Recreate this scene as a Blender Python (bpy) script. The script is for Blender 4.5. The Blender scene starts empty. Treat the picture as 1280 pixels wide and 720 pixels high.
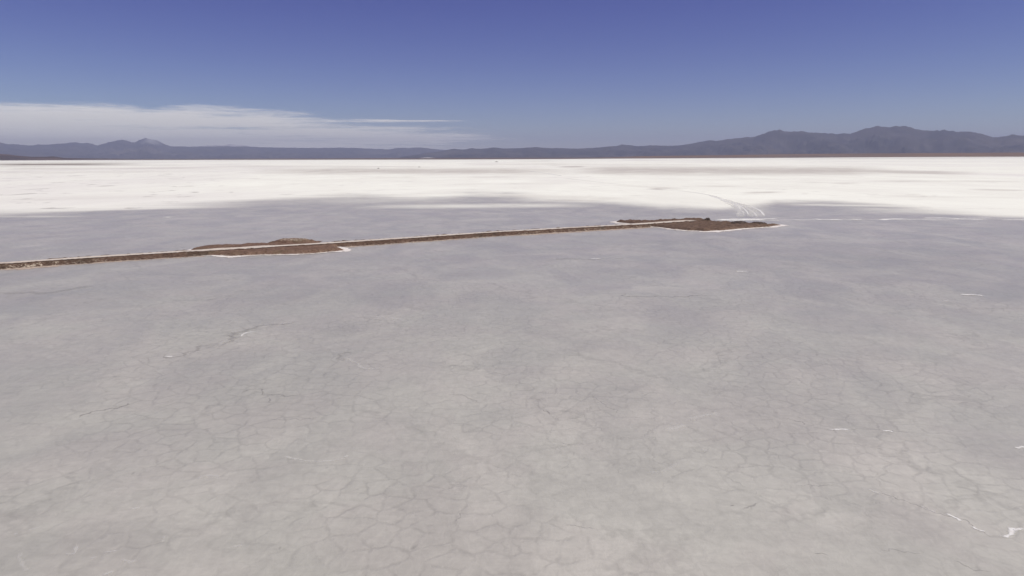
import bpy, math, random
import numpy as np
from mathutils import Vector, Matrix, noise as mn

rnd = random.Random(7)
C = bpy.context.scene.collection
sc = bpy.context.scene
R = math.radians

# ------------------------------------------------------------------ camera
H = 30.0          # drone height over the salt, metres
F = 865.0         # focal length in photo pixels (1280 wide)
HOR = 196.3       # horizon row at the picture centre
pitch = math.atan((360 - HOR) / F)
roll = R(0.20)
fwd = Vector((0, math.cos(pitch), -math.sin(pitch)))
r0 = Vector((1, 0, 0)); u0 = r0.cross(fwd)
rt = r0 * math.cos(roll) - u0 * math.sin(roll)
up = u0 * math.cos(roll) + r0 * math.sin(roll)
cam_d = bpy.data.cameras.new('camera'); cam = bpy.data.objects.new('camera', cam_d); C.objects.link(cam)
cam.matrix_world = Matrix(((rt.x, up.x, -fwd.x, 0), (rt.y, up.y, -fwd.y, 0), (rt.z, up.z, -fwd.z, H), (0, 0, 0, 1)))
cam_d.sensor_width = 36; cam_d.lens = 36 * F / 1280
cam_d.clip_start = 0.5; cam_d.clip_end = 2.0e6
sc.camera = cam

def ray(px, py): return fwd * F + rt * (px - 640) + up * (360 - py)
def at(px, py, z=0.0):
    d = ray(px, py); t = (z - H) / d.z
    return Vector((d.x * t, d.y * t, z))
def azel(px, py):
    d = ray(px, py); return math.atan2(d.x, d.y), d.z / math.hypot(d.x, d.y)
Mf = np.array([list(rt), list(up), list(fwd)])
def to_px(X, Y, Z):                      # world -> photo pixel, numpy
    P = np.stack([X, Y, Z - H]); q = np.tensordot(Mf, P, 1)
    w = np.maximum(q[2], 1e-3)
    return 640 + F * q[0] / w, 360 - F * q[1] / w

# ------------------------------------------------------------------ helpers
def tag(o, label=None, cat=None, group=None, kind=None):
    if label: o['label'] = label
    if cat: o['category'] = cat
    if group: o['group'] = group
    if kind: o['kind'] = kind
    return o
def mesh_obj(name, V, Fc, mat, parent=None, smooth=True, attrs=None):
    me = bpy.data.meshes.new(name)
    me.from_pydata([tuple(v) for v in V], [], [tuple(int(i) for i in f) for f in Fc])
    if smooth: me.polygons.foreach_set('use_smooth', [True] * len(me.polygons))
    if attrs:
        for k, a in attrs.items():
            at_ = me.attributes.new(k, 'FLOAT', 'POINT'); at_.data.foreach_set('value', np.asarray(a, dtype=np.float32))
    me.materials.append(mat); me.update()
    o = bpy.data.objects.new(name, me); C.objects.link(o)
    if parent: o.parent = parent
    return o
def grid_faces(nr, nc, wrap=False):
    f = []
    for i in range(nr - 1):
        for j in range(nc - (0 if wrap else 1)):
            k = (j + 1) % nc
            f.append((i * nc + j, i * nc + k, (i + 1) * nc + k, (i + 1) * nc + j))
    return f
def empty(name, loc):
    o = bpy.data.objects.new(name, None); C.objects.link(o); o.location = loc; o.empty_display_size = 1
    return o
def fbm(x, y, z=0.0, o=4):
    return mn.fractal(Vector((x, y, z)), 0.9, 2.0, o)

class NT:
    def __init__(s, name):
        s.m = bpy.data.materials.new(name); s.m.use_nodes = True
        s.t = s.m.node_tree; s.n = s.t.nodes
        s.b = s.n['Principled BSDF']; s.out = s.n['Material Output']
    def link(s, a, b): s.t.links.new(a, b)
    def put(s, sock, v):
        if isinstance(v, bpy.types.NodeSocket): s.link(v, sock)
        elif isinstance(v, tuple) and len(v) == 3 and sock.type == 'RGBA': sock.default_value = (*v, 1)
        else: sock.default_value = v
    def pos(s):
        return s.n.new('ShaderNodeNewGeometry').outputs['Position']
    def vscale(s, v, sx, sy, sz=1, loc=(0, 0, 0), rot=0):
        m = s.n.new('ShaderNodeMapping'); s.link(v, m.inputs[0])
        m.inputs['Scale'].default_value = (sx, sy, sz); m.inputs['Location'].default_value = loc
        m.inputs['Rotation'].default_value = (0, 0, rot)
        return m.outputs[0]
    def noise(s, v, scale, detail=4, rough=0.55, dist=0.0, col=False):
        n = s.n.new('ShaderNodeTexNoise'); s.link(v, n.inputs['Vector'])
        n.inputs['Scale'].default_value = scale; n.inputs['Detail'].default_value = detail
        n.inputs['Roughness'].default_value = rough; n.inputs['Distortion'].default_value = dist
        return n.outputs['Color' if col else 'Fac']
    def vor(s, v, scale, feature='DISTANCE_TO_EDGE'):
        n = s.n.new('ShaderNodeTexVoronoi'); n.voronoi_dimensions = '2D'; n.feature = feature
        s.link(v, n.inputs['Vector']); n.inputs['Scale'].default_value = scale
        return n.outputs['Distance']
    def math(s, op, a, b=None, c=None, clamp=False):
        n = s.n.new('ShaderNodeMath'); n.operation = op; n.use_clamp = clamp
        s.put(n.inputs[0], a)
        if b is not None: s.put(n.inputs[1], b)
        if c is not None: s.put(n.inputs[2], c)
        return n.outputs[0]
    def ss(s, v, lo, hi, a=0.0, b=1.0):
        n = s.n.new('ShaderNodeMapRange'); n.interpolation_type = 'SMOOTHSTEP'
        s.put(n.inputs['Value'], v)
        n.inputs['From Min'].default_value = lo; n.inputs['From Max'].default_value = hi
        n.inputs['To Min'].default_value = a; n.inputs['To Max'].default_value = b
        return n.outputs[0]
    def mix(s, f, a, b, mode='MIX'):
        n = s.n.new('ShaderNodeMix'); n.data_type = 'RGBA'; n.blend_type = mode
        s.put(n.inputs[0], f); s.put(n.inputs[6], a); s.put(n.inputs[7], b)
        return n.outputs[2]
    def attr(s, name):
        n = s.n.new('ShaderNodeAttribute'); n.attribute_name = name; return n.outputs['Fac']
    def vadd(s, a, b, k):
        m = s.n.new('ShaderNodeVectorMath'); m.operation = 'MULTIPLY_ADD'
        s.link(b, m.inputs[0]); m.inputs[1].default_value = (k, k, 0); s.link(a, m.inputs[2])
        return m.outputs[0]
    def bump(s, h, strength, dist):
        n = s.n.new('ShaderNodeBump'); s.link(h, n.inputs['Height'])
        n.inputs['Strength'].default_value = strength; n.inputs['Distance'].default_value = dist
        s.link(n.outputs[0], s.b.inputs['Normal'])
    def alpha(s, a):
        s.put(s.b.inputs['Alpha'], a)
    def fin(s, col, rough=0.85, spec=0.3):
        s.put(s.b.inputs['Base Color'], col); s.put(s.b.inputs['Roughness'], rough)
        s.put(s.b.inputs['Specular IOR Level'], spec)
        return s.m

# ------------------------------------------------------------------ ground material
def mat_ground():
    g = NT('salt_flat_ground')
    p = g.pos()
    # ---- wet grey salt crust
    n_big = g.noise(g.vscale(p, 1, 0.8), 0.010, 4, 0.55, 0.4)
    n_mid = g.noise(g.vscale(p, 1, 0.7, rot=R(20)), 0.06, 5, 0.6, 0.8)
    n_fin = g.noise(g.vscale(p, 1, 0.6, rot=R(-25)), 1.1, 6, 0.72, 0.6)
    n_hue = g.noise(g.vscale(p, 1, 1, loc=(31, 7, 0)), 0.055, 4, 0.62, 0.5)
    wet = g.mix(g.ss(n_hue, 0.38, 0.62), (0.449, 0.430, 0.377), (0.452, 0.424, 0.376))
    tone = g.attr('tone')
    val = g.math('MULTIPLY_ADD', n_big, 0.16, 0.91)
    val = g.math('MULTIPLY', val, g.ss(n_mid, 0.27, 0.73, 0.915, 1.075))
    val = g.math('MULTIPLY', val, g.ss(n_fin, 0.28, 0.72, 0.93, 1.06))
    val = g.math('MULTIPLY', val, tone)
    blot = g.noise(g.vscale(p, 0.55, 0.9, loc=(70, 20, 0)), 0.16, 7, 0.72, 1.2)
    val = g.math('MULTIPLY', val, g.ss(blot, 0.28, 0.55, 0.95, 1.01))
    scr = g.noise(g.vscale(p, 0.35, 1.2, rot=R(-12)), 1.3, 7, 0.78, 0.4)
    val = g.math('MULTIPLY', val, g.ss(scr, 0.3, 0.7, 0.955, 1.04))
    # polygon cracks
    dist = g.noise(p, 0.8, 3, 0.6, col=True)
    cp = g.vadd(g.vscale(p, 1, 1, rot=R(12)), dist, 1.0)
    e1 = g.ss(g.vor(cp, 0.40), 0.0, 0.12, 1, 0)
    e2 = g.ss(g.vor(g.vadd(p, dist, 2.6), 0.17), 0.0, 0.045, 1, 0)
    vc = g.n.new('ShaderNodeTexVoronoi'); vc.voronoi_dimensions = '2D'; g.link(cp, vc.inputs['Vector']); vc.inputs['Scale'].default_value = 0.40
    sc_ = g.n.new('ShaderNodeSeparateColor'); g.link(vc.outputs['Color'], sc_.inputs[0])
    val = g.math('MULTIPLY', val, g.math('MULTIPLY_ADD', sc_.outputs[0], 0.035, 0.99))
    patch = g.ss(g.noise(g.vscale(p, 1, 0.8, loc=(3, 11, 0)), 0.035, 4, 0.6, 0.3), 0.36, 0.56)
    patch2 = g.ss(g.noise(g.vscale(p, 1, 1, loc=(90, 5, 0)), 0.02, 4, 0.6), 0.44, 0.6)
    crack = g.math('MAXIMUM', g.math('MULTIPLY', e1, g.math('MULTIPLY', patch, 0.13)), g.math('MULTIPLY', e2, g.math('MULTIPLY', patch2, 0.12)))
    crack = g.math('MULTIPLY', crack, g.ss(g.noise(p, 0.5, 4, 0.6), 0.34, 0.60, 0.25, 1.0))
    val = g.math('MULTIPLY', val, g.math('SUBTRACT', 1.0, crack))
    # faint long dark meanders and small flecks
    ed = g.vadd(p, g.noise(p, 0.06, 5, 0.65, col=True), 30.0)
    mean_ = g.ss(g.vor(ed, 0.040), 0.0, 0.045, 0.12, 0)
    val = g.math('MULTIPLY', val, g.math('SUBTRACT', 1.0, g.math('MULTIPLY', mean_, g.ss(n_mid, 0.42, 0.6))))
    fl = g.ss(g.noise(g.vscale(p, 1, 0.5, rot=R(15)), 0.9, 2, 0.5), 0.72, 0.78, 0, 0.16)
    val = g.math('MULTIPLY', val, g.math('SUBTRACT', 1.0, fl))
    cv = g.n.new('ShaderNodeCombineColor')
    for i in range(3): g.link(val, cv.inputs[i])
    wet = g.mix(1.0, wet, cv.outputs[0], 'MULTIPLY')
    # pale efflorescence specks
    ef = g.ss(g.noise(g.vscale(p, 1, 0.45, rot=R(-18)), 0.55, 6, 0.75, 1.0), 0.685, 0.76, 0, 0.5)
    wet = g.mix(ef, wet, (0.62, 0.60, 0.57))
    wet = g.mix(g.attr('sky_tint'), wet, g.mix(1.0, wet, (1.0, 0.995, 1.05), 'MULTIPLY'))  # bluish sky reflection at grazing angles, mixed into the crust colour
    # ---- dry white salt
    s1 = g.noise(g.vscale(p, 1, 0.55), 0.012, 6, 0.65, 0.5)
    s2 = g.noise(g.vscale(p, 1, 0.35, rot=R(6)), 0.0016, 5, 0.6, 0.8)
    dry = g.mix(g.ss(s1, 0.3, 0.7), (0.885, 0.875, 0.790), (0.81, 0.790, 0.715))
    dry = g.mix(g.ss(s2, 0.45, 0.72, 0, 0.65), dry, (0.70, 0.655, 0.635))
    fleck = g.ss(g.noise(g.vscale(p, 0.5, 0.35, rot=R(10)), 0.06, 3, 0.6, 1.2), 0.60, 0.70)
    fleck = g.math('MULTIPLY', fleck, g.math('MULTIPLY', g.attr('fleck'), 0.75))
    dry = g.mix(fleck, dry, (0.36, 0.33, 0.31))
    # ---- boundary
    wn = g.noise(g.vscale(p, 0.3, 0.75), 0.014, 7, 0.66, 0.9)
    w = g.math('MULTIPLY_ADD', g.math('SUBTRACT', wn, 0.5), 2.4, g.attr('wet'))
    w = g.ss(w, -0.6, 0.5)
    white = g.attr('white')
    wh = g.math('MULTIPLY', white, g.ss(wn, 0.3, 0.6, 0.5, 1.0), clamp=True)
    w = g.math('MULTIPLY', w, g.math('SUBTRACT', 1.0, wh))
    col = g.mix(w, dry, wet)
    col = g.mix(g.math('MULTIPLY', g.attr('mark'), g.ss(s1, 0.25, 0.6, 0.6, 1.0), clamp=True), col, (0.41, 0.355, 0.325))
    col = g.mix(g.math('MULTIPLY', g.attr('soil'), 1.0, clamp=True), col, (0.13, 0.085, 0.065))
    col = g.mix(g.attr('plain'), col, g.mix(g.ss(g.noise(p, 0.0009, 5, 0.6), 0.35, 0.65), (0.15, 0.10, 0.075), (0.13, 0.095, 0.078)))
    rough = g.math('MULTIPLY_ADD', w, -0.50, 0.92)
    rough = g.math('ADD', rough, g.ss(n_mid, 0.3, 0.7, -0.04, 0.06))
    h = g.math('MULTIPLY_ADD', n_fin, 0.07, g.math('MULTIPLY', crack, -0.25))
    g.bump(h, 0.5, 1.0)
    return g.fin(col, rough, g.math('MULTIPLY_ADD', w, 0.45, 0.1))

def lerp(tbl, x):
    xs, ys = zip(*tbl); return np.interp(x, xs, ys)

WET = [(-400, 274), (0, 266), (100, 263.5), (200, 259), (320, 252), (400, 247.5), (460, 244.5), (530, 245), (590, 241.5), (640, 243), (690, 249), (760, 255),
       (830, 261), (900, 262), (940, 257), (970, 252), (1040, 251.5), (1100, 256), (1160, 262), (1230, 268), (1280, 271), (1700, 276)]
EDGE = [(-600, 201), (0, 200.2), (560, 199.4), (700, 198.8), (800, 198.1), (960, 197.4), (1100, 196.5), (1280, 195.3), (1700, 193.4)]
def soft_band(px, py, x0, x1, y0, y1, h, fade=25, slope=True):
    """band from (x0,y0) to (x1,y1), half height h (photo px), soft ends"""
    t = np.clip((px - x0) / (x1 - x0), 0, 1); yc = y0 + (y1 - y0) * t
    ex = np.clip((px - x0) / fade, 0, 1) * np.clip((x1 - px) / fade, 0, 1)
    ey = np.clip(1.35 - np.abs(py - yc) / h, 0, 1)
    return ex * ey
WHITE = [(330, 640, 251, 249, 4.5, 110, .30), (430, 760, 258.5, 256.5, 2.8, 90, .60), (600, 790, 249, 252, 3.5, 60, .45), (470, 620, 256.5, 256, 0.9, 50, .45), (975, 1300, 255.6, 259.5, 1.3, 40, .65), (1040, 1320, 261, 268, 3.6, 90, .5), (-40, 110, 270.8, 270.3, 0.8, 30, .35),
         (205, 216, 271.3, 271.3, 0.6, 5, .6), (640, 720, 252, 250, 1.5, 30, .25), (900, 975, 262, 262, 7, 25, .22), (1100, 1300, 262, 268, 2.5, 60, .3), (80, 330, 262.5, 258, 1.3, 60, .25)]
MARK = [(300, 740, 213.8, 214.0, 3.8, 110, .42), (700, 1120, 213.0, 213.6, 5.2, 60, .46), (1000, 1230, 212.5, 217, 2.2, 60, .42), (640, 720, 205, 205, 1.2, 30, .18),
        (560, 900, 205.5, 206, .8, 60, .16), (922, 985, 241.2, 240, 1.1, 22, .45), (1030, 1079, 228.6, 229, 1.0, 18, .3), (860, 935, 232.6, 233, .8, 30, .25),
        (992, 1060, 227.5, 228.8, .7, 25, .22), (1079, 1300, 226.2, 226.6, .9, 50, .25), (1205, 1300, 236.6, 238.2, .9, 30, .38), (808, 835, 235.6, 236.6, 1.1, 12, .45),
        (760, 860, 231.5, 236, .8, 25, .22), (560, 720, 230.5, 229, 1.4, 60, .14), (600, 800, 243.5, 250, 2.5, 50, .2), (680, 770, 250.5, 251.3, 1.1, 30, .35), (1130, 1155, 243.3, 243.3, .6, 10, .2),
        (1000, 1012, 242, 242, .8, 6, .25), (-50, 300, 211, 210, 1.2, 80, .22), (240, 480, 208, 208, 1.5, 80, .18), (-60, 260, 216, 214, 1.2, 80, .16), (695, 735, 208.4, 208.2, .5, 12, .7),
        (380, 560, 208.6, 208.4, .4, 40, .35), (1080, 1300, 244.5, 248, 1.2, 40, .12), (680, 704, 206.5, 206.8, 1.0, 10, .16), (0, 300, 250, 244, 2.0, 90, .08), (900, 1000, 223.2, 224, .7, 30, .12), (420, 700, 222, 221, 1.1, 90, .10)]
SOIL = [(-60, 190, 205.9, 205.0, 1.3, 90, .85), (-60, 75, 208.6, 208.0, .7, 30, .30), (-60, 210, 203.6, 203.2, .6, 60, .25), (40, 260, 207.2, 206.6, .5, 50, .22), (640, 700, 201.6, 201.2, .5, 22, .25),
        (960, 1300, 198.9, 196.8, .5, 90, .25)]

def make_ground():
    deps = list(np.arange(0.35, 6, 0.35)) + list(np.arange(6, 110, 0.7)) + list(np.arange(110, 560, 4.0))
    rs = [H * F / d for d in deps][::-1]
    rs = [2, 8, 16, 25, 34, 42] + [r for r in rs if r > 47] + [78000]
    az_in = np.arange(-40, 40.01, 0.22)
    az = np.radians(np.concatenate([az_in, np.arange(44, 320, 4.0)]))
    A, Rr = np.meshgrid(az, rs)
    X = Rr * np.sin(A); Y = Rr * np.cos(A); Z = np.zeros_like(X)
    px, py = to_px(X, Y, Z)
    front = (np.cos(A) > 0.7)
    px = np.where(front, px, np.where(np.sin(A) > 0, 1700, -600))
    # outside the frontal sector carry on the same rings
    py = np.where(front, py, HOR + H * F / np.maximum(Rr, 1) * 0.83)
    jit = np.array([fbm(x * 0.004, y * 0.0016, 3, 4) for x, y in zip(X.ravel(), Y.ravel())]).reshape(X.shape)
    wet = np.clip((py - lerp(WET, px) + jit * 1.8) / 10.0, -1.6, 1.6)
    def acc(tbl, jk=0.6):
        o = np.zeros_like(px)
        for x0, x1, y0, y1, h, fade, s in tbl:
            o = np.maximum(o, s * soft_band(px, py + jit * jk * min(1, h), x0, x1, y0, y1, h, fade))
        return o
    white = acc(WHITE); mark = 1.45 * acc(MARK); soil = 0.95 * acc(SOIL, 0.4)
    plain = np.clip((lerp(EDGE, px) - py) / 0.35 + 0.5, 0, 1)
    plain = np.where(front, plain, np.clip((Rr - 15000) / 4000, 0, 1))
    fleck = np.clip(1.2 - px / 520, 0.28, 1) * np.clip((py - 204) / 10, 0, 1)
    # paler crust at bottom right, slightly darker in the middle distance at left
    tone = 1.0 + 0.055 * np.clip((py - 430) / 250, 0, 1) * np.clip((px - 200) / 700, -0.6, 1)
    tone -= 0.03 * np.exp(-((px - 60) / 300) ** 2 - ((py - 620) / 140) ** 2)
    tone -= 0.05 * np.exp(-((px - 300) / 260) ** 2 - ((py - 372) / 14) ** 2)
    tone -= 0.05 * np.exp(-((px - 850) / 110) ** 2 - ((py - 302) / 9) ** 2)
    tone -= 0.05 * np.exp(-((px - 1150) / 120) ** 2 - ((py - 320) / 14) ** 2)
    tone -= 0.04 * np.exp(-((px - 250) / 60) ** 2 - ((py - 425) / 14) ** 2)
    tone += 0.05 * np.exp(-((px - 860) / 160) ** 2 - ((py - 356) / 10) ** 2)
    tone -= 0.06 * np.clip((430 - py) / 60, 0, 1); tone += 0.06 * np.clip((320 - py) / 50, 0, 1); tone += 0.02 * np.clip((500 - py) / 100, 0, 1); tone += 0.05 * np.clip((py - 480) / 100, 0, 1)
    sky_tint = np.clip((420 - py) / 130, 0, 1)  # grows with distance: sky sheen painted into the far wet crust
    V = np.stack([X.ravel(), Y.ravel(), Z.ravel()], 1)
    o = mesh_obj('salt_flat', V, grid_faces(len(rs), len(az), True), mat_ground(), smooth=False,
                 attrs=dict(wet=wet.ravel(), white=white.ravel(), mark=mark.ravel(), soil=soil.ravel(), plain=plain.ravel(), fleck=fleck.ravel(), tone=tone.ravel(), sky_tint=sky_tint.ravel()))
    tag(o, 'vast flat salt pan, wet grey crust near, dry white salt beyond', kind='structure')
make_ground()

# ------------------------------------------------------------------ mountains
def mat_mountain(name, c1, c2, snow=False):
    g = NT(name); p = g.pos()
    n = g.noise(g.vscale(p, 1, 1, 1.6), 0.0007, 7, 0.62, 0.6)
    n2 = g.noise(g.vscale(p, 1, 1, 1.0, loc=(900, 0, 0)), 0.00018, 4, 0.5)
    col = g.mix(g.ss(n, 0.38, 0.62), c1, c2)
    col = g.mix(g.ss(n2, 0.55, 0.68, 0, 0.25), col, (0.20, 0.17, 0.15))
    if snow:
        s = g.attr('snow'); col = g.mix(g.math('MULTIPLY', s, g.ss(n, 0.35, 0.6, 0.35, 1.0), clamp=True), col, (0.75, 0.74, 0.74))
    return g.fin(col, 0.95, 0.1)

SKY_A = [(-420, 182), (-300, 176), (-200, 180), (-120, 174), (-50, 177), (-15, 178.5), (0, 178), (10, 180), (23, 180.4), (37, 181.8), (47, 180.6), (60, 181), (75, 179.7), (92, 177.9), (103, 179.2), (110, 178.5), (122, 181.8),
         (135, 178.2), (145, 176), (152, 175), (158, 175.8), (165, 178), (170, 177.6), (176, 174.6), (182, 172.6), (190, 174.2), (196, 175.6), (205, 180), (213, 182.8), (235, 183.2), (260, 183), (290, 182.8), (312, 183.2), (325, 184.2),
         (345, 184.3), (380, 184.9), (420, 184.5), (445, 185), (470, 186), (487, 186.7), (497, 184.8), (509, 185), (520, 184.3), (533, 185), (545, 186.4), (560, 187.8), (580, 188.5), (640, 189), (760, 190), (1000, 190), (1700, 188)]
SKY_B = [(500, 196), (530, 192), (548, 189.5), (560, 187.2), (567, 186), (580, 187), (590, 185.2), (603, 186), (617, 184.2), (630, 185.6), (640, 185.5), (655, 185), (670, 183.7), (682, 185), (702, 185.2), (722, 185.8), (740, 185), (760, 183.2),
         (770, 182.6), (777, 180.7), (786, 181.4), (797, 182.7), (815, 181.7), (840, 182.2), (850, 181.7), (860, 180.2), (875, 177.5), (886, 175.4), (897, 176), (909, 173.9), (921, 173.1), (929, 171.7), (941, 171.4), (954, 167.3), (962, 164.2),
         (975, 162), (984, 164.5), (1002, 164.2), (1017, 166.1), (1033, 166.3), (1047, 167.8), (1055, 166.4), (1063, 167.6), (1074, 163.2), (1084, 160.2), (1096, 157.5), (1112, 159), (1123, 157.6), (1133, 157.4), (1150, 162.8), (1167, 163.2),
         (1180, 162.6), (1197, 164.6), (1212, 164.4), (1230, 168), (1242, 172), (1255, 170.6), (1265, 168.4), (1280, 169.7), (1320, 166), (1380, 172), (1450, 165), (1560, 172), (1700, 168)]
SKY_D = [(200, 186), (235, 184), (250, 182.6), (262, 181.7), (275, 181.5), (290, 180.4), (305, 181.2), (312, 182.6), (330, 184), (345, 184.5), (360, 186), (400, 187), (430, 184.7), (450, 184.8), (470, 187)]

def mountain(name, prof, dist, depth_front, depth_back, mat, label, seed, x0, x1, step, rows=30, rough=1.45, snow=None):
    """heightfield ridge: az follows the skyline, with spurs and gullies running down the front"""
    cols = np.arange(x0, x1 + 0.1, step)
    V = []; sn = []
    nr = rows; nb = 7
    for i in range(nr + nb):
        for c in cols:
            y = float(lerp(prof, c)); a, te = azel(c, y)
            Rr = dist * (1 + 0.03 * mn.noise(Vector((a * 9, seed, 0))))
            top = H + Rr * te
            if i <= nr - 1:
                t = i / (nr - 1)                       # 0 foot .. 1 crest
                r = Rr - depth_front * (1 - t)
                s = t ** 1.55
                X, Y = r * math.sin(a), r * math.cos(a)
                env = math.sin(math.pi * min(1, t)) ** 0.8
                rid = 1 - abs(fbm(X * 0.00036 + seed, Y * 0.00013, seed, 5)) * 1.6
                rid2 = 1 - abs(fbm(X * 0.0011 + seed, Y * 0.00045, seed + 5, 4)) * 1.4
                z = top * (s + env * (0.26 * (rid - 0.72) + 0.10 * (rid2 - 0.75)) * rough)
                z = min(z, (H + r * te) * (0.985 if t < 1 else 1))
                fo = min(1, t / 0.06); z = z * fo - 3 * (1 - fo)
            else:
                t = (i - nr + 1) / nb
                r = Rr + depth_back * t; z = top * (1 - t) ** 1.3 - 5 * t
                X, Y = r * math.sin(a), r * math.cos(a)
            if i == nr - 1: z = top + (r * 0.0 + 0.030 * top * mn.noise(Vector((c * 0.13, seed, 2))) + 0.026 * top * mn.noise(Vector((c * 0.33, seed, 7))))
            V.append((X, Y, z))
            sn.append(0 if snow is None else snow(c, z / max(top, 1), top, X, Y))
    o = mesh_obj(name, V, grid_faces(nr + nb, len(cols)), mat, attrs=dict(snow=sn))
    tag(o, label, kind='structure')
    return o
m_r = mat_mountain('hill_rock', (0.034, 0.032, 0.036), (0.068, 0.058, 0.056))
m_l = mat_mountain('pale_hill_rock', (0.035, 0.034, 0.038), (0.075, 0.065, 0.062), True)
m_p = mat_mountain('plateau_rock', (0.20, 0.17, 0.15), (0.32, 0.29, 0.27), True)
def snowA(c, s, top, X, Y):
    return max(0, 1 - abs(c - 187) / 17) * (1 if s > 0.72 else 0) * (0.42 if s < 0.985 else 0.3)
mountain('hills', SKY_D, 76000, 14000, 2000, m_p, 'pale far plateau seen over the left hills', 3.3, 200, 470, 1.5, snow=lambda c, s, t, X, Y: 0.45 if s > .6 else 0)
mountain('hills', SKY_A, 60000, 16000, 9000, m_l, 'long blue hazy hills left with a snow dusted peak', 1.7, -420, 1000, 1.3, snow=snowA)
mountain('hills', SKY_B, 40000, 11000, 8000, m_r, 'dark blue hazy mountain range on the right horizon', 8.1, 500, 1700, 1.1)

# low dark hill and pale fan at the far left shore, brown plain on the right
def low_rise(name, prof, base, dist, df, db, mat, label, seed, x0, x1, step):
    cols = np.arange(x0, x1 + 0.1, step); V = []; ts = [0, .12, .3, .5, .7, .86, 1.0, 1.3, 1.7, 2.0]
    for t in ts:
        for c in cols:
            y = float(lerp(prof, c)); a, te = azel(c, y)
            top = max(1.0, H + dist * te)
            if t <= 1: r = dist - df * (1 - t); z = (top + 1.5) * (t ** 1.2) - 1.5 + (0.10 * top * fbm(a * 400, t * 3, seed) * math.sin(math.pi * t))
            else: r = dist + db * (t - 1); z = top * (2 - t) - 2 * (t - 1)
            V.append((r * math.sin(a), r * math.cos(a), z))
    o = mesh_obj(name, V, grid_faces(len(ts), len(cols)), mat); tag(o, label, kind='structure')
m_low = mat_mountain('low_hill_soil', (0.06, 0.045, 0.04), (0.13, 0.09, 0.075))
m_fan = mat_mountain('plain_soil', (0.20, 0.120, 0.060), (0.165, 0.105, 0.058))
m_mid = mat_mountain('pale_fan', (0.45, 0.42, 0.40), (0.60, 0.57, 0.55))
low_rise('hills', [(-500, 190), (-60, 190), (0, 192.3), (10, 193), (22, 194.6), (40, 196), (58, 196), (66, 195.2), (80, 197.4), (110, 198), (170, 198.6), (240, 199), (260, 199.6)], 0, 17500, 1800, 1500, m_low, 'low dark brown rise at the left shore of the salt', 4, -500, 262, 2.5)
low_rise('plain', [(260, 200.4), (318, 199.6), (330, 198.9), (345, 199.2), (356, 200.2), (600, 200), (640, 199.3), (760, 196.6), (800, 195.2), (900, 193.9), (960, 193.0), (1040, 192.1), (1120, 191.5), (1280, 190.7), (1700, 188)], 0, 20500, 1800, 6000, m_fan, 'thin reddish brown plain between the salt and the right range', 6, 262, 1700, 6)
low_rise('hills', [(505, 198.5), (520, 198), (528, 197), (534, 196.6), (542, 197.2), (550, 198.5)], 0, 30000, 1500, 1500, m_mid, 'small pale slope at the foot of the middle hills', 9, 505, 550, 2.5)

# ------------------------------------------------------------------ earthworks
def mat_earth(name, c1, c2, c3, pale=0.3):
    g = NT(name); p = g.pos()
    n1 = g.noise(p, 0.42, 7, 0.75, 0.6); n2 = g.noise(p, 1.1, 6, 0.75); n3 = g.noise(g.vscale(p, 1, 1, 3, loc=(5, 50, 0)), 0.09, 4, 0.6)
    col = g.mix(g.ss(n1, 0.35, 0.65), c1, c2)
    col = g.mix(g.ss(n3, 0.5, 0.65, 0, 0.6), col, c3)
    col = g.mix(g.ss(n2, 0.52, 0.64, 0, 0.75), col, tuple(c * 0.38 for c in c1))
    # salt crust creeping up from the brine
    sal = g.math('MULTIPLY', g.attr('salt'), g.ss(g.noise(p, 1.0, 7, 0.8, 0.5), 0.50, 0.58), clamp=True)
    col = g.mix(sal, col, (0.66, 0.56, 0.44))
    if pale: col = g.mix(g.ss(g.noise(g.vscale(p, 1, 1, 1, loc=(8, 3, 0)), 0.5, 6, 0.7), 0.64, 0.74, 0, pale), col, (0.52, 0.43, 0.36))
    g.bump(n2, 0.8, 0.35)
    return g.fin(col, 0.95, 0.15)
def mat_rim(name='white_salt_rim', ca=(0.80, 0.76, 0.72), cb=(0.68, 0.60, 0.55)):
    g = NT(name); p = g.pos()
    n = g.noise(p, 0.8, 6, 0.7, 0.6)
    col = g.mix(g.ss(n, 0.35, 0.65), ca, cb)
    m = g.fin(col, 0.8, 0.2)
    a = g.math('ADD', g.attr('cover'), g.math('MULTIPLY', g.math('SUBTRACT', g.noise(p, 0.33, 6, 0.7, 0.5), 0.5), 2.6))
    g.alpha(g.ss(a, -0.12, 0.16))
    return m
def mat_road():
    g = NT('pale_track_dust'); p = g.pos()
    n = g.noise(p, 0.4, 6, 0.7); n2 = g.noise(p, 0.05, 3, 0.5)
    col = g.mix(g.ss(n, 0.35, 0.68), (0.64, 0.56, 0.48), (0.50, 0.41, 0.34))
    col = g.mix(g.ss(n2, 0.4, 0.62, 0, 0.4), col, (0.66, 0.61, 0.56))
    rut = g.ss(g.math('ABSOLUTE', g.math('SUBTRACT', g.math('ABSOLUTE', g.attr('side')), 0.55)), 0.0, 0.22, 0.4, 0)
    col = g.mix(rut, col, (0.70, 0.65, 0.60))
    m = g.fin(col, 0.95, 0.1)
    e = g.math('ADD', g.math('SUBTRACT', 1.0, g.math('ABSOLUTE', g.attr('side'))), g.math('MULTIPLY', g.math('SUBTRACT', g.noise(p, 0.7, 5, 0.7), 0.5), 0.9))
    e = g.math('MULTIPLY', g.ss(e, 0.05, 0.22), g.attr('fade'))
    g.alpha(e)
    return m
BR1, BR2, BR3 = (0.150, 0.090, 0.064), (0.205, 0.132, 0.098), (0.150, 0.110, 0.070)
m_bank = mat_earth('causeway_earth', (0.086, 0.052, 0.038), (0.135, 0.085, 0.062), (0.066, 0.048, 0.034), 0.3)
m_isl = mat_earth('platform_earth', BR1, BR2, BR3, 0.25)
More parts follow.
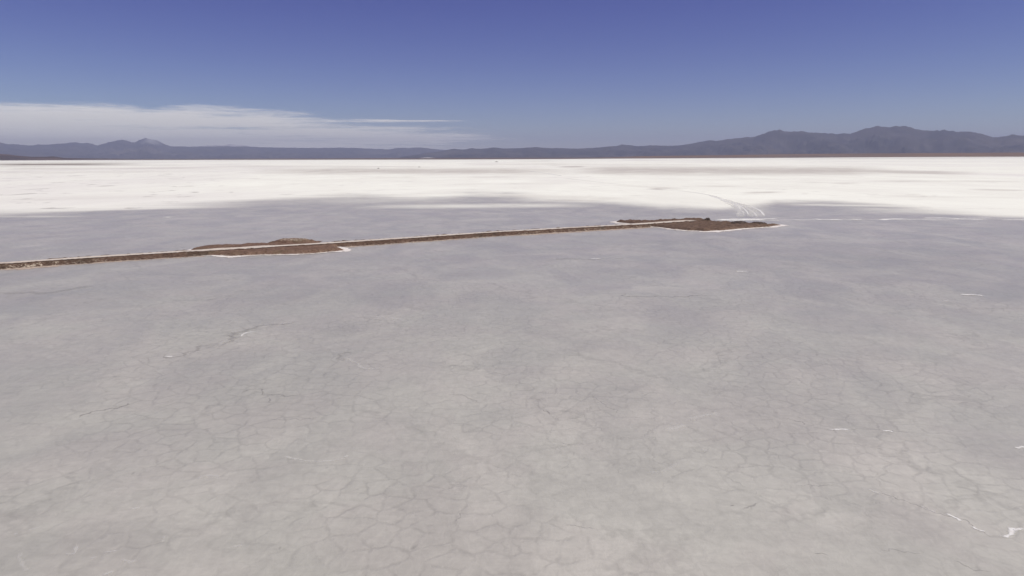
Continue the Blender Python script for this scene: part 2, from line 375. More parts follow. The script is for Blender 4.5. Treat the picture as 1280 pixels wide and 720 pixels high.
m_isl_r = mat_earth('rough_platform_earth', (0.120, 0.078, 0.058), (0.182, 0.120, 0.088), (0.140, 0.094, 0.066), 0.18)
m_clod = mat_earth('dark_clod_earth', (0.07, 0.052, 0.045), (0.115, 0.083, 0.068), (0.08, 0.06, 0.05), 0.0)
m_rock = mat_earth('blue_grey_rock', (0.07, 0.085, 0.10), (0.12, 0.14, 0.155), (0.05, 0.055, 0.06), 0.0)
m_rim = mat_rim(); m_foot = mat_rim('tan_salt_crust', (0.50, 0.41, 0.34), (0.40, 0.31, 0.25)); m_road = mat_road()
TOP = 1.15

road_px = [(-420, 349.5), (-200, 339.5), (-60, 332.6), (0, 329.3), (40, 326.7), (81, 323.8), (130, 320.5), (180, 317.4), (230, 314.4), (256, 313.0), (281, 311.2), (306, 310.1), (331, 308.4), (360, 306.8), (381, 305.7), (411, 303.8), (450, 301.3),
           (540, 295.3), (615, 290.2), (665, 287.5), (710, 284.9), (760, 282.2), (785, 280.8), (811, 279.2), (831, 277.8), (850, 276.6), (870, 275.5)]
road = [at(x, y, TOP) for x, y in road_px]
def resample(pts, step):
    out = []; 
    for i in range(len(pts) - 1):
        a, b = pts[i], pts[i + 1]; p0 = pts[max(0, i - 1)]; p3 = pts[min(len(pts) - 1, i + 2)]
        n = max(1, int((b - a).length / step))
        for k in range(n):
            t = k / n
            out.append(0.5 * ((2 * a) + (b - p0) * t + (2 * p0 - 5 * a + 4 * b - p3) * t * t + (3 * a - p0 - 3 * b + p3) * t ** 3))
    out.append(pts[-1]); return out
line = resample(road, 0.5)
def frames(pts):
    res = []; s = 0
    for i, p in enumerate(pts):
        a = pts[max(0, i - 3)]; b = pts[min(len(pts) - 1, i + 3)]
        t = (b - a).normalized(); res.append((p, Vector((t.y, -t.x, 0)), s))   # normal points towards the camera side
        if i + 1 < len(pts): s += (pts[i + 1] - p).length
    return res
fr = frames(line)
cz = empty('causeway', (at(400, 304, TOP).x, at(400, 304, TOP).y, 0))
tag(cz, 'long narrow earthen causeway with a pale track, crossing the wet salt', 'causeway')
bpy.context.view_layer.update()
def local(V, root): l = root.location; return [(v[0] - l.x, v[1] - l.y, v[2] - l.z) for v in V]
def pxof(p):
    a, b = to_px(np.array([p.x]), np.array([p.y]), np.array([p.z])); return a[0], b[0]
# body
offs = [-5.2, -4.4, -3.7, -3.2, -2.7, -2.3, -2.0, -1.2, 0, 1.2, 2.0, 2.3, 2.6, 3.0, 3.4, 3.9, 4.5, 5.3]
def prof(o):
    a = abs(o)
    return np.interp(a, [0, 2.0, 2.35, 3.3, 4.2, 5.3], [1.0, 1.0, 0.98, 0.52, 0.10, -0.12])
def build_bank():
    V = []; sal = []
    for p, n, s in fr:
        x = pxof(p)[0]
        end = min(1, max(0.02, (s_tot - s) / 6))
        for o in offs:
            q = p + n * o * (1 + 0.20 * fbm(s * 0.16, o * 0.3, 4, 3) * (1 if abs(o) > 2.2 else 0))
            h = prof(o) * TOP * end
            if abs(o) > 2.1: h += 0.30 * fbm(q.x * 0.45, q.y * 0.45, 1, 4) * (1 if abs(o) < 4.4 else 0.3)
            if o < -2.1 and o > -2.8: h += max(0, 0.45 * fbm(s * 0.05, 3, 9, 3)) + 0.05
            if 2.2 < o < 2.8: h += 0.12
            V.append((q.x, q.y, h))
            w = 1.0 if x < 75 else 0.45 if x < 135 else 0.12
            if x > 640: w = max(w, 0.5)
            k = np.interp(h, [0.0, 0.12, 0.3, 0.75, 1.0], [0.85, 0.6, 0.75 * w, 0.7 * w, 0.0])
            sal.append(k * (0.55 + 0.45 * w) if o > 2.2 else 0.3 * k if o < -2.2 else 0)
    o = mesh_obj('embankment', local(V, cz), grid_faces(len(fr), len(offs)), m_bank, cz, attrs=dict(salt=sal))
    # pale track
    V = []; side = []; fade = []
    for p, n, s in fr:
        for k in (-1, -.7, -.35, 0, .35, .7, 1):
            xx = pxof(p)[0]; w = (2.0 + 1.0 * float(np.interp(xx, [235, 260, 330, 350], [0, 1, 1, 0])) + 0.9 * float(np.interp(xx, [780, 800, 860, 870], [0, 1, 1, 0]))) * (1 + 0.22 * fbm(s * 0.07, 2, 2))
            q = p + n * k * w
            V.append((q.x, q.y, TOP + 0.14 - 0.05 * abs(abs(k) - 0.0) ** 4)); side.append(k)
            fade.append(min(1, (s_tot - s) / 5))
    mesh_obj('track', local(V, cz), grid_faces(len(fr), 7), m_road, cz, attrs=dict(side=side, fade=fade))
    # pale salt seam along both waterlines
    for sg, wmax in ((1, 1.0), (-1, 0.8)):
        V = []; cov = []
        ks = [0, .2, .45, .7, 1.0]
        for p, n, s in fr:
            x = pxof(p)[0]
            for k in ks:
                q = p + n * sg * (3.9 + 4.6 * k * wmax)
                V.append((q.x, q.y, 0.05 - 0.04 * k))
                base = (0.62 if sg > 0 else -0.3)
                if sg > 0 and 10 < x < 70: base += 0.3
                if sg > 0 and 640 < x < 800: base += 0.25
                cov.append(base - 1.15 * k - 0.1)
        rr = mesh_obj('salt_rim', local(V, cz), grid_faces(len(fr), len(ks)), m_foot if sg > 0 else m_rim, cz, attrs=dict(cover=cov))
s_tot = fr[-1][2]
build_bank()

def polydist(poly, X, Y):
    P = np.array([(p.x, p.y) for p in poly]); Q = np.roll(P, -1, 0)
    d = np.full(X.shape, 1e9); inside = np.zeros(X.shape, bool)
    for (ax, ay), (bx, by) in zip(P, Q):
        ex, ey = bx - ax, by - ay; wx, wy = X - ax, Y - ay
        t = np.clip((wx * ex + wy * ey) / (ex * ex + ey * ey + 1e-9), 0, 1)
        d = np.minimum(d, np.hypot(wx - ex * t, wy - ey * t))
        c = ((ay > Y) != (by > Y)) & (X < (bx - ax) * (Y - ay) / (by - ay + 1e-12) + ax)
        inside ^= c
    return np.where(inside, d, -d)
def ss(x, a, b):
    t = np.clip((x - a) / (b - a), 0, 1); return t * t * (3 - 2 * t)

def platform(name, pts, top, mat, label, rough, rimw, rimfn, seed, step=0.55):
    poly = [at(x, y, z) for x, y, z in pts]
    xs = [p.x for p in poly]; ys = [p.y for p in poly]; M = 9
    gx = np.arange(min(xs) - M, max(xs) + M, step); gy = np.arange(min(ys) - M, max(ys) + M, step)
    X, Y = np.meshgrid(gx, gy)
    N1 = np.array([fbm(x * 0.11, y * 0.11, seed, 4) for x, y in zip(X.ravel(), Y.ravel())]).reshape(X.shape)
    N2 = np.array([fbm(x * 0.5, y * 0.5, seed + 3, 4) for x, y in zip(X.ravel(), Y.ravel())]).reshape(X.shape)
    D = polydist(poly, X, Y) + N1 * 1.1
    Z = top * ss(D, -0.3, 1.9) - 0.25 * ss(-D, 0.3, 2.5)
    Z += rough * (0.5 * N1 + 0.62 * N2) * ss(D, 0.2, 2.0)
    # lower where the causeway and its track run through
    road_d = np.full(X.shape, 1e9)
    for i in range(0, len(line), 6):
        road_d = np.minimum(road_d, np.hypot(X - line[i].x, Y - line[i].y))
    Z = np.where(road_d < 3.2, np.minimum(Z, TOP - 0.12 + 0.0 * Z), Z)
    keep = (D > -1.6)
    root = empty(name, (sum(xs) / len(xs), sum(ys) / len(ys), 0)); tag(root, label, 'platform')
    def emit(nm, K, ZZ, m, attrs):
        idx = -np.ones(X.shape, int); V = []; at_ = {k: [] for k in attrs}
        nyy, nxx = X.shape; Fc = []
        def vid(i, j):
            if idx[i, j] < 0:
                idx[i, j] = len(V); V.append((X[i, j], Y[i, j], ZZ[i, j]))
                for k in attrs: at_[k].append(attrs[k][i, j])
            return idx[i, j]
        for i in range(nyy - 1):
            for j in range(nxx - 1):
                if K[i, j] and K[i + 1, j] and K[i, j + 1] and K[i + 1, j + 1]:
                    Fc.append((vid(i, j), vid(i, j + 1), vid(i + 1, j + 1), vid(i + 1, j)))
        return mesh_obj(nm, local(V, root), Fc, m, root, attrs=at_)
    sal = np.clip(1 - Z / 0.45, 0, 1) * 0.8
    emit('platform_body', keep, Z, mat, dict(salt=sal))
    px, py = to_px(X, Y, np.zeros_like(X))
    w = rimfn(px, py) * rimw
    cov = 1.0 - np.maximum(-D, 0) / np.maximum(w, 0.2) * 1.3
    emit('salt_rim', (D < 1.4) & (D > -w * 1.9 - 0.6), 0.07 + 0.06 * ss(D, -3, 0.5) + 0 * X, m_rim, dict(cover=cov))
    return root

left_pts = [(232, 316.5, 0), (256, 319.3, 0), (274, 319.9, 0), (287, 320.6, 0), (311, 319.8, 0), (330, 318.8, 0), (348, 318.3, 0), (381, 317.7, 0), (396, 316.9, 0), (410, 315.7, 0), (421, 314.5, 0), (432, 313.2, 0),
            (427, 311.5, 0), (419, 309.6, 0), (424, 307.2, 0.3), (404, 303.8, .6), (398, 302.9, 1.0), (388, 301.6, 1.1), (370, 301.0, 1.1), (343, 302.3, 1.1), (311, 303.0, 1.1), (291, 303.8, 1.1), (270, 305, 1.1), (255, 306.4, 1.1), (244, 307.6, 1.1), (240, 309.3, .8), (234, 312.5, .6)]
def rimL(px, py):
    w = 0.35 + 0 * px
    w = w + 1.3 * np.exp(-((px - 285) / 20) ** 2) * (py > 315)
    w = w + 1.5 * np.exp(-((px - 434) / 10) ** 2) + 0.9 * np.exp(-((px - 400) / 12) ** 2) * (py < 306) + 0.9 * np.exp(-((px - 238) / 5) ** 2) * (py < 313)
    w = w + 0.5 * np.exp(-((px - 360) / 50) ** 2) * (py > 315)
    return w
platform('earth_platform', left_pts, 1.05, m_isl, 'long brown earthen platform astride the causeway, with a raised far corner, on the left', 0.34, 2.0, rimL, 2.0)
right_pts = [(769, 277.6, 0), (784, 275.2, .7), (793, 274.7, .9), (809, 275, 1.0), (826, 274.3, 1.0), (843, 273.0, 1.0), (861, 272.5, 1.0), (876, 272.8, 1.0), (890, 274.1, 1.0), (897, 275.8, 1.0), (911, 276.6, 1.0), (921, 277.3, 1.0), (930, 277.4, 1.0), (935, 278.4, .9),
             (942, 277.4, 1.0), (954, 278.2, 1.0), (961, 280, .7), (975, 281.6, 0), (961, 283.9, 0), (941, 285, 0), (928, 286, 0), (911, 287.5, 0), (905, 288.5, 0), (880, 289.2, 0), (869, 288.7, 0), (861, 288.6, 0), (841, 286.9, 0), (821, 284.2, 0), (806, 283, 0), (792, 282.6, 0), (785, 281, 0), (786, 280, 0)]
def rimR(px, py):
    w = 0.9 + 0 * px
    w = w + 1.2 * np.exp(-((px - 900) / 45) ** 2) * (py > 284) + 2.4 * np.exp(-((px - 920) / 22) ** 2) * (py < 277) + 1.4 * np.exp(-((px - 977) / 12) ** 2) + 1.2 * np.exp(-((px - 768) / 10) ** 2)
    return w
platform('earth_platform', right_pts, 1.05, m_isl_r, 'rough dark brown earthen platform where the causeway ends, beside the wheel tracks', 0.62, 2.0, rimR, 5.0)

# mounds of earth
def mound(x, y, z, wid, dep, hgt, label, mat, seed, flat=0.0, group=None, name='earth_mound', clod=0.3, n=26, cat='mound'):
    c = at(x, y, z); V = []; sal = []
    for i in range(n):
        for j in range(n):
            u = -1.25 + 2.5 * j / (n - 1); v = -1.25 + 2.5 * i / (n - 1)
            rr = math.hypot(u, v) + 0.28 * fbm(u * 1.7 + seed, v * 1.7, seed, 3)
            h = 1 - rr; h = max(-0.25, h) if not flat else max(-0.25, min(h * (1 + 2.2 * flat), 0.84 + 0.06 * (v > 0.35)))
            zz = hgt * h + clod * hgt * fbm(u * 4 + seed, v * 4, 2.0, 4) * max(0, min(1, h * 3)); sal.append(0.8 if (flat > .7 and h > .8 and v < 0.45) else 0)
            V.append((u * wid / 2, v * dep / 2, zz))
    root = mesh_obj(name, V, grid_faces(n, n), mat, attrs=dict(salt=sal))
    root.location = (c.x, c.y, z - 0.05)
    return tag(root, label, cat, group)
mound(366, 302.4, 0.9, 14.5, 9.0, 1.2, 'flat topped brown earth mound at the far corner of the left platform', m_isl, 1, 0.8, clod=0.10)
mound(884, 275.6, 0.95, 4.0, 4.6, 1.15, 'small dark clump of clods standing highest on the right platform', m_clod, 2, clod=0.9)
mound(924, 279.3, 0.8, 8.0, 6.0, 1.1, 'low dark heap right of the clod clump, left of the notch', m_clod, 3, 0.4)
mound(947, 279.8, 0.8, 7.5, 6.0, 0.95, 'low dark heap nearest the pointed right tip of the platform', m_clod, 4, 0.4)
mound(792, 276.6, 0.8, 4.0, 4.0, 0.8, 'little heap on the pointed left end of the right platform', m_isl_r, 5)
mound(844, 274.6, 0.9, 5.5, 5.0, 0.65, 'low heap on the far edge of the right platform, above the track', m_isl_r, 6)
mound(656, 289.9, 0.25, 3.6, 1.8, 0.8, 'small blue grey rock heap against the near bank of the causeway', m_rock, 12, clod=0.8, name='rock_heap', cat='rock heap', n=18)
mound(620.5, 202.4, 0, 24, 24, 3.4, 'dark heap far out on white salt, largest of the three specks', m_clod, 7, clod=0.4, group='dark heaps far out on the salt', name='earth_heap', cat='heap')
mound(473, 210.6, 0, 7.5, 9, 1.6, 'dark heap far out on white salt, nearest and leftmost of the three specks', m_clod, 8, clod=0.4, group='dark heaps far out on the salt', name='earth_heap', cat='heap')
mound(524, 208.9, 0, 8.5, 9, 1.5, 'dark heap far out on white salt, the middle one of three specks', m_clod, 9, clod=0.4, group='dark heaps far out on the salt', name='earth_heap', cat='heap')

# ------------------------------------------------------------------ salt ridges, brine edges and wheel tracks
def mat_ridge(name, col, col2, thr=0.0, nsc=2.2):
    g = NT(name); p = g.pos()
    c = g.mix(g.ss(g.noise(p, 1.5, 5, 0.7), 0.35, 0.65), col, col2)
    m = g.fin(c, 0.85, 0.2)
    e = g.math('SUBTRACT', 1.0, g.math('ABSOLUTE', g.attr('side')))
    n = g.noise(p, nsc, 6, 0.75, 0.8)
    a = g.math('ADD', g.math('MULTIPLY', e, 1.1), g.math('MULTIPLY', g.math('SUBTRACT', n, 0.5), 2.4))
    a = g.math('MULTIPLY', g.ss(a, 0.2 + thr, 0.95 + thr), g.attr('fade'))
    g.alpha(a)
    return m
m_white = mat_ridge('white_salt_ridge', (0.80, 0.78, 0.75), (0.70, 0.67, 0.64))
m_shore = mat_ridge('white_shore_salt', (0.84, 0.82, 0.78), (0.76, 0.73, 0.70), -0.25, 0.35)
m_dark = mat_ridge('dark_wet_crack', (0.30, 0.28, 0.275), (0.33, 0.31, 0.30), 0.0)
RZ = 0
def ribbon(name, pts, wid, mat, label, z=0.006, hgt=0.03, wob=0.3, step=0.12, fade=1.0, seed=0, zig=0.0, ends=0.15):
    global RZ
    RZ += 1; z = z + (0.004 * (RZ % 24) if wid > 1.0 else 0.0015 * (RZ % 5))
    P = [at(x, y, 0) for x, y in pts]
    L = sum((P[i + 1] - P[i]).length for i in range(len(P) - 1))
    step = max(step, L / 500)
    ln = resample(P, step); f = frames(ln); V = []; sd = []; fd = []; tot = f[-1][2] or 1
    ks = (-1, -.5, 0, .5, 1)
    for p, n, s in f:
        t = s / tot
        w = wid / 2 * (1 + wob * 1.6 * fbm(s / wid * 0.35, seed, 1, 4)) * min(1, 0.25 + t / ends, 0.25 + (1 - t) / ends)
        sh = zig * wid * fbm(s / wid * 0.22 + 9, seed, 5, 5)
        for k in ks:
            q = p + n * (k * max(w, wid * 0.08) + sh); V.append((q.x, q.y, z + hgt * (1 - k * k)))
            sd.append(k); fd.append(fade * min(1, t / ends + 0.1, (1 - t) / ends + 0.1))
    o = mesh_obj(name, V, grid_faces(len(f), 5), mat, attrs=dict(side=sd, fade=fd)); return tag(o, label, kind='structure')

# white lumps and ridges of squeezed-up salt in the wet crust
W = [([(205, 445.5), (216, 446)], .9, 1), ([(292, 419), (300, 417), (308, 415.6)], .5, .6), ([(300, 421), (304, 418), (313, 415.5), (322, 415)], .8, .85), ([(346, 407), (352, 404.5), (359, 403.5)], .8, .85),
     ([(272, 431), (281, 427.5), (292, 424)], 1.0, .5), ([(466, 395.5), (480, 396), (494, 398), (503, 399)], .9, .6), ([(432, 445), (438, 450), (452, 460), (468, 461), (486, 460)], .8, .45),
     ([(354, 571), (365, 573), (385, 576), (400, 577), (420, 575), (436, 573)], .35, .6), ([(430, 572), (436, 570)], .55, .8), ([(357, 571), (364, 573)], .4, .7),
     ([(738, 323.5), (751, 324.5)], 2.2, .9), ([(919, 339.5), (936, 340)], 2.0, .95), ([(1199, 368), (1207, 368.6), (1214, 368.3), (1228, 368.8)], 2.4, 1), ([(1178, 376), (1187, 376.6)], 1.2, .6), ([(648, 332.5), (655, 332.5)], 1.8, .5),
     ([(1034, 536.5), (1044, 537), (1062, 537)], .55, 1), ([(1102, 538.5), (1110, 538), (1118, 540)], .75, 1), ([(1268, 560), (1280, 558)], .7, .9), ([(1084, 611), (1092, 614.5), (1103, 618)], .35, .8), ([(1150, 632), (1160, 637), (1170, 641)], .35, .8), ([(1182, 642), (1192, 646), (1203, 652)], .7, 1),
     ([(1215, 658), (1222, 662), (1232, 665)], .65, 1), ([(1246, 668), (1256, 668), (1264, 663), (1262, 661), (1282, 661.5)], .85, 1), ([(832, 539), (842, 535), (852, 530)], 1.6, .55), ([(862, 525), (876, 518), (886, 515), (896, 514)], 1.2, .55), ([(876, 562), (884, 562)], .7, .4), ([(808, 592), (830, 590), (842, 583), (848, 578)], .6, .4),
     ([(34, 663), (48, 660)], .3, .7), ([(16, 669), (23, 667)], .3, .7), ([(80, 692), (92, 691), (96, 681)], .35, .6), ([(131, 691), (147, 689)], .42, .8), ([(155, 698), (160, 704), (172, 700)], .5, .5), ([(202, 678), (208, 670)], .35, .6), ([(128, 719), (142, 714)], .4, .8), ([(290, 684), (303, 681)], .3, .6), ([(162, 636), (176, 634)], .5, .6), ([(246, 598), (258, 595), (275, 597)], .5, .5), ([(112, 699), (122, 697)], .5, .5), ([(420, 541), (436, 539)], .3, .3), ([(24, 690), (26, 702), (38, 714)], .5, .4)]
for i, (pts, w, f) in enumerate(W):
    ribbon('salt_ridge', pts, w * 1.0, m_white, 'ragged white salt ridge pushed up through the grey crust', fade=f if f > .82 else f * 0.6, seed=i * 3.1, zig=0.6, hgt=0.02, wob=0.6)
D_ = [([(976, 523.5), (988, 524), (1000, 528), (1007, 532)], .22, .8), ([(1083, 609), (1092, 613), (1118, 622), (1137, 628), (1150, 633), (1172, 641), (1204, 650), (1232, 668), (1250, 671)], .16, .7), ([(1010, 532), (1034, 537), (1070, 536.5), (1100, 537), (1150, 543)], .16, .55), ([(782, 366), (788, 371), (850, 370.5), (890, 369)], .9, .7), ([(737, 323), (700, 324), (790, 323)], 1.2, .5), ([(100, 523), (120, 516), (150, 509), (160, 503)], .5, .7),
      ([(258, 432), (275, 428), (293, 420), (310, 413), (345, 404), (372, 400)], 1.8, .45), ([(200, 444), (225, 444), (240, 437), (262, 430)], 1.4, .4), ([(300, 492), (316, 487), (345, 495), (372, 496)], .5, .5), ([(340, 497), (340, 503)], .4, .5), ([(338, 523), (355, 525), (400, 522)], .25, .5), ([(680, 512), (690, 518)], .3, .7), ([(704, 553), (714, 555)], .3, .7), ([(430, 452), (424, 449), (426, 443), (440, 441)], .9, .4), ([(1015, 691), (1030, 692), (1036, 693)], .16, .7), ([(706, 658), (725, 658), (745, 660)], .2, .5), ([(580, 641), (566, 652)], .2, .4),
      ([(1100, 690), (1120, 688), (1155, 694)], .2, .4), ([(1190, 700), (1210, 708), (1240, 716)], .2, .4), ([(928, 634), (950, 634)], .5, .45), ([(912, 633), (918, 634)], .4, .5), ([(992, 607), (1000, 607), (1046, 606)], .14, .5), ([(560, 493), (590, 497), (600, 503)], .4, .4), ([(0, 366), (60, 362), (120, 358)], 5, .35), ([(740, 492), (760, 507), (780, 520)], .25, .35)]
for i, (pts, w, f) in enumerate(D_):
    ribbon('crust_crack', pts, w, m_dark, 'thin dark crack meandering through the grey wet crust', z=0.004, hgt=0.0, fade=f * 0.6, seed=i * 5.3 + 1, zig=2.2)
# white brine line right of the platform
for i, (pts, w, f) in enumerate([([(893, 274.3), (915, 275.2), (940, 274.8), (962, 275.4)], 7, 1), ([(905, 273.6), (940, 273.8), (976, 273.3)], 3.5, .9), ([(950, 275.5), (975, 275.6)], 3, .8), ([(991, 275.2), (1001, 275.3)], 3.5, .9), ([(1016, 273.8), (1030, 274.6), (1052, 275.2)], 5, 1), ([(1063, 274.2), (1078, 275)], 3.5, .8),
       ([(1098, 275), (1115, 273.8), (1136, 273.4)], 3.6, 1), ([(1150, 275), (1200, 275)], 2.6, .6), ([(1152, 272.8), (1180, 272.4), (1202, 273.6), (1232, 274.2)], 3.6, .9), ([(1196, 272.5), (1245, 272.4)], 2.6, .7), ([(1248, 275), (1300, 274.6)], 4, .9), ([(1240, 272.4), (1320, 272.6)], 3, .7), ([(940, 274.6), (1000, 274.9), (1100, 274.3), (1200, 274.0), (1330, 273.8)], 2.6, .75), ([(975, 281.6), (984, 281.8)], 3, .9), ([(1140, 263.4), (1168, 263.6)], 2.4, .6)]):
    ribbon('salt_ridge', pts, w * 1.15, m_shore, 'thin white dried salt line in the wet zone right of the platform', fade=f, seed=i * 2.2 + 40, wob=0.5, zig=0.2, hgt=0.04)
# wheel tracks
m_trk = mat_ridge('track_salt', (0.80, 0.78, 0.75), (0.72, 0.70, 0.68), -0.3, 0.6)
m_trd = mat_ridge('track_dark', (0.50, 0.46, 0.44), (0.56, 0.52, 0.50), -0.2)
T = [([(800, 236), (850, 239), (884, 243.5), (908, 251), (921, 256), (925, 262), (929.5, 266), (929, 271)], 1.3, .85), ([(884, 243.8), (912, 252.5), (924, 256.5), (931, 262), (935, 267), (934, 270.5)], 1.3, .95), ([(912, 252), (928, 257), (937, 262.5), (944, 267), (946, 272)], 1.5, .9), ([(918, 252.8), (935, 257), (943, 260), (951, 264.3), (956, 271)], 1.5, .95),
     ([(905, 253), (918, 258), (924, 263), (921, 270)], 2.2, .55), ([(900, 250), (916, 255), (922, 261)], 2.6, .7), ([(925, 254), (940, 261), (950, 270)], 1.2, .6), ([(930, 260), (940, 266), (941, 272)], 1.0, .5), ([(915, 256), (922, 262), (926, 268), (924, 272)], 4.5, .35), ([(928, 257), (938, 262), (946, 268), (950, 272)], 6.5, .30), ([(921, 254), (935, 261), (939, 268), (936, 272)], 3, .4), ([(906, 249), (922, 254), (940, 258)], 4, .5)]
for i, (pts, w, f) in enumerate(T):
    ribbon('path', pts, w, m_trk, 'pale curving wheel track running out over the salt', z=0.008, hgt=0.0, fade=f, seed=i * 1.9 + 7, wob=0.25, step=0.8, ends=0.12)
for i, (pts, w, f) in enumerate([([(815, 233), (850, 238), (884, 243.2), (905, 248.5), (912, 250)], 1.7, .35), ([(700, 222), (760, 229), (815, 233)], 2.6, .35)]):
    ribbon('path', pts, w, m_trd, 'faint darker wheel rut curving away over the white salt', z=0.012, hgt=0.0, fade=f, seed=i * 1.9 + 70, wob=0.2, step=0.8)
for i, (pts, w, f) in enumerate([([(662, 214.2), (680, 216.4), (702, 219.8)], 5.5, .9), ([(664, 213), (650, 212.6), (640, 212)], 4.5, .4)]):
    ribbon('path', pts, w, m_trk, 'straight white track crossing the grey band far away', z=0.008, hgt=0.0, fade=f, seed=i + 90, wob=0.2, step=4, ends=0.1)

# ------------------------------------------------------------------ clouds: three sheets of thin high cloud far behind the hills
def mat_cloud():
    g = NT('thin_cloud'); p = g.pos()
    n1 = g.noise(g.vscale(p, 1, 1.0, rot=R(8)), 0.00005, 7, 0.58, 0.5)
    n2 = g.noise(g.vscale(p, 1, 0.6, 3, rot=R(-10)), 0.00028, 7, 0.65, 0.8)
    a = g.math('MULTIPLY_ADD', g.math('SUBTRACT', n1, 0.5), 2.2, g.attr('dens'))
    a = g.math('MULTIPLY_ADD', g.math('SUBTRACT', n2, 0.5), 1.1, a)
    a = g.math('MULTIPLY', g.ss(a, 0.05, 0.95), g.attr('cap'))
    d = g.n.new('ShaderNodeBsdfDiffuse'); d.inputs[0].default_value = (0.85, 0.82, 0.82, 1)
    t = g.n.new('ShaderNodeBsdfTranslucent'); t.inputs[0].default_value = (0.96, 0.94, 0.84, 1)
    m = g.n.new('ShaderNodeMixShader'); m.inputs[0].default_value = 0.95
    g.link(d.outputs[0], m.inputs[1]); g.link(t.outputs[0], m.inputs[2])
    tr = g.n.new('ShaderNodeBsdfTransparent'); x = g.n.new('ShaderNodeMixShader')
    g.link(a, x.inputs[0]); g.link(tr.outputs[0], x.inputs[1]); g.link(m.outputs[0], x.inputs[2])
    g.link(x.outputs[0], g.out.inputs['Surface']); g.n.remove(g.b)
    return g.m
CT = [(-400, 118), (-200, 122), (0, 127), (40, 126), (110, 126.5), (140, 129), (185, 135.5), (205, 133.5), (235, 131.5), (270, 133), (310, 134.5), (345, 138), (390, 143), (440, 149), (520, 151), (600, 153), (640, 157), (700, 170)]
m_cl = mat_cloud()
def cloud(zc, off, cap, label):
    cols = np.arange(-400, 760, 7); rows = np.concatenate([np.arange(116, 187, 1.6)])
    V = []; dn = []; cp = []
    for y in rows:
        for x in cols:
            q = at(x, y, zc); h = 120 * fbm(q.x / 30000, q.y / 30000, zc, 3)
            V.append((q.x, q.y, zc + h))
            d = float(np.interp((y - float(lerp(CT, x))), [-7, 0, 8, 16, 60], [-0.9, 0.0, 0.5, 0.74, 0.86]))
            fx = float(np.interp(x, [-400, 230, 420, 560, 700], [0.18, 0.18, -0.05, -0.50, -1.1]))
            d += fx
            d += 1.9 * math.exp(-((y - (150.8 + 0.004 * (x - 500))) / 2.0) ** 2) * float(np.interp(x, [400, 480, 560, 680], [0, .68, .66, 0]))
            d += 0.7 * math.exp(-((y - 172) / 4.5) ** 2) * float(np.interp(x, [400, 500, 580, 640], [0, 1, .7, 0]))
            d += 0.55 * math.exp(-((y - 139.5) / 1.5) ** 2 - ((x - 408) / 14) ** 2)
            d -= 0.35 * math.exp(-((y - (159 + .01 * (x - 200))) / 2.6) ** 2) * float(np.interp(x, [80, 160, 330, 420], [0, 1, 1, 0]))
            d -= 0.30 * math.exp(-((y - 145) / 2.4) ** 2) * float(np.interp(x, [230, 260, 300, 330], [0, 1, 1, 0]))
            dn.append(d + off); cp.append(cap)
    o = mesh_obj('clouds', V, grid_faces(len(rows), len(cols)), m_cl, attrs=dict(dens=dn, cap=cp))
    tag(o, label, kind='structure')
cloud(5000, 0.08, 0.77, 'thin streaky white cloud bank low over the left hills')
cloud(5400, 0.0, 0.14, 'upper veil of the same cloud bank')
cloud(5900, -0.05, 0.12, 'topmost veil of the same cloud bank')

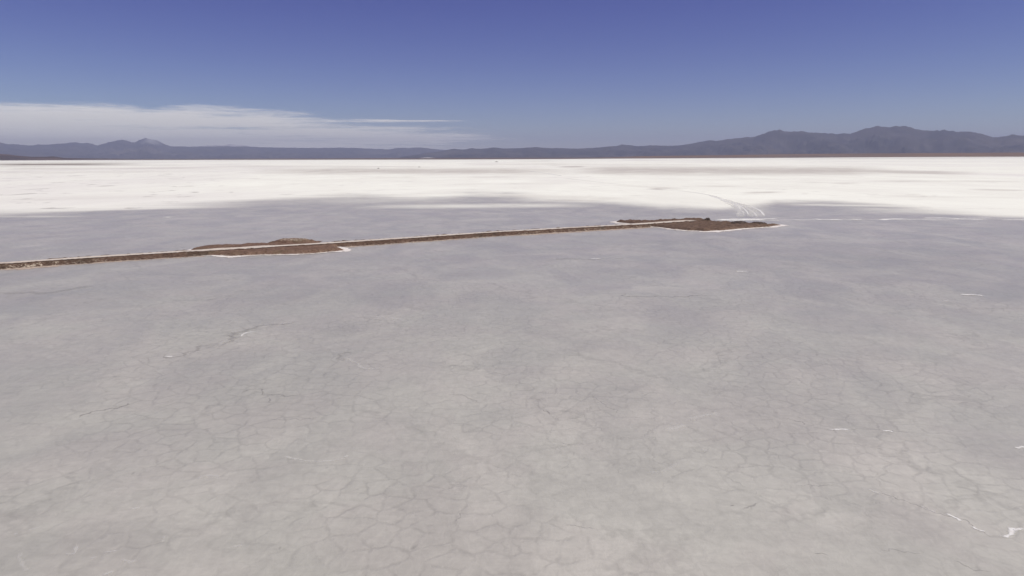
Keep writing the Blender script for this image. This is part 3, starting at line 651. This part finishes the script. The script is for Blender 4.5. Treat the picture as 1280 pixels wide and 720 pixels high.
# ------------------------------------------------------------------ haze
def haze():
    b = 82000; y0 = -82000
    v = [(-b, y0, -60), (b, y0, -60), (b, b, -60), (-b, b, -60), (-b, y0, 2150), (b, y0, 2150), (b, b, 2150), (-b, b, 2150)]
    f = [(0, 3, 2, 1), (4, 5, 6, 7), (0, 1, 5, 4), (1, 2, 6, 5), (2, 3, 7, 6), (3, 0, 4, 7)]
    m = bpy.data.materials.new('haze_air'); m.use_nodes = True; t = m.node_tree
    t.nodes.remove(t.nodes['Principled BSDF'])
    pv = t.nodes.new('ShaderNodeVolumePrincipled'); pv.inputs['Color'].default_value = (0.71, 0.755, 1.0, 1)
    pv.inputs['Density'].default_value = 1.95e-5; pv.inputs['Anisotropy'].default_value = 0.0
    t.links.new(pv.outputs[0], t.nodes['Material Output'].inputs['Volume'])
    o = mesh_obj('haze', v, f, m, smooth=False); tag(o, kind='stuff')
    o['label'] = 'thin bluish air haze over the salt flat'
haze()

# ------------------------------------------------------------------ light
SUN_AZ = R(105)      # clockwise from the view direction (+Y): right and behind
SUN_EL = R(56)
SKYG = ((1.50, 0.48), (1.72, 0.250), (1.0, 0.95))     # high, dry altiplano air: deeper and more violet than the sea-level sky
w = bpy.data.worlds.new('World'); sc.world = w; w.use_nodes = True; nt = w.node_tree
sky = nt.nodes.new('ShaderNodeTexSky'); sky.sky_type = 'NISHITA'; sky.sun_disc = False
sky.sun_elevation = SUN_EL; sky.sun_rotation = SUN_AZ; sky.altitude = 3400; sky.air_density = 1.0; sky.dust_density = 2.2; sky.ozone_density = 3.0
bg = nt.nodes['Background']; bg.inputs[1].default_value = 0.08
sep = nt.nodes.new('ShaderNodeSeparateColor'); com = nt.nodes.new('ShaderNodeCombineColor')
nt.links.new(sky.outputs[0], sep.inputs[0])
for i, (gm, k) in enumerate(SKYG):
    a = nt.nodes.new('ShaderNodeMath'); a.operation = 'POWER'; a.inputs[1].default_value = gm; nt.links.new(sep.outputs[i], a.inputs[0])
    b = nt.nodes.new('ShaderNodeMath'); b.operation = 'MULTIPLY'; b.inputs[1].default_value = k; nt.links.new(a.outputs[0], b.inputs[0])
    nt.links.new(b.outputs[0], com.inputs[i])
nt.links.new(com.outputs[0], bg.inputs[0])
sd = bpy.data.lights.new('sun', 'SUN'); sd.energy = 4.1; sd.angle = R(0.53); sd.color = (1.0, 0.965, 0.845)
so = bpy.data.objects.new('sun', sd); C.objects.link(so)
dirv = Vector((math.sin(SUN_AZ) * math.cos(SUN_EL), math.cos(SUN_AZ) * math.cos(SUN_EL), math.sin(SUN_EL)))
so.rotation_euler = dirv.to_track_quat('Z', 'Y').to_euler(); so.location = (0, 0, 200)
sc.view_settings.view_transform = 'Standard'; sc.view_settings.look = 'None'
sc.view_settings.exposure = 0.0; sc.view_settings.gamma = 1.0
sc.cycles.volume_bounces = 0; sc.cycles.max_bounces = 6; sc.cycles.transparent_max_bounces = 12
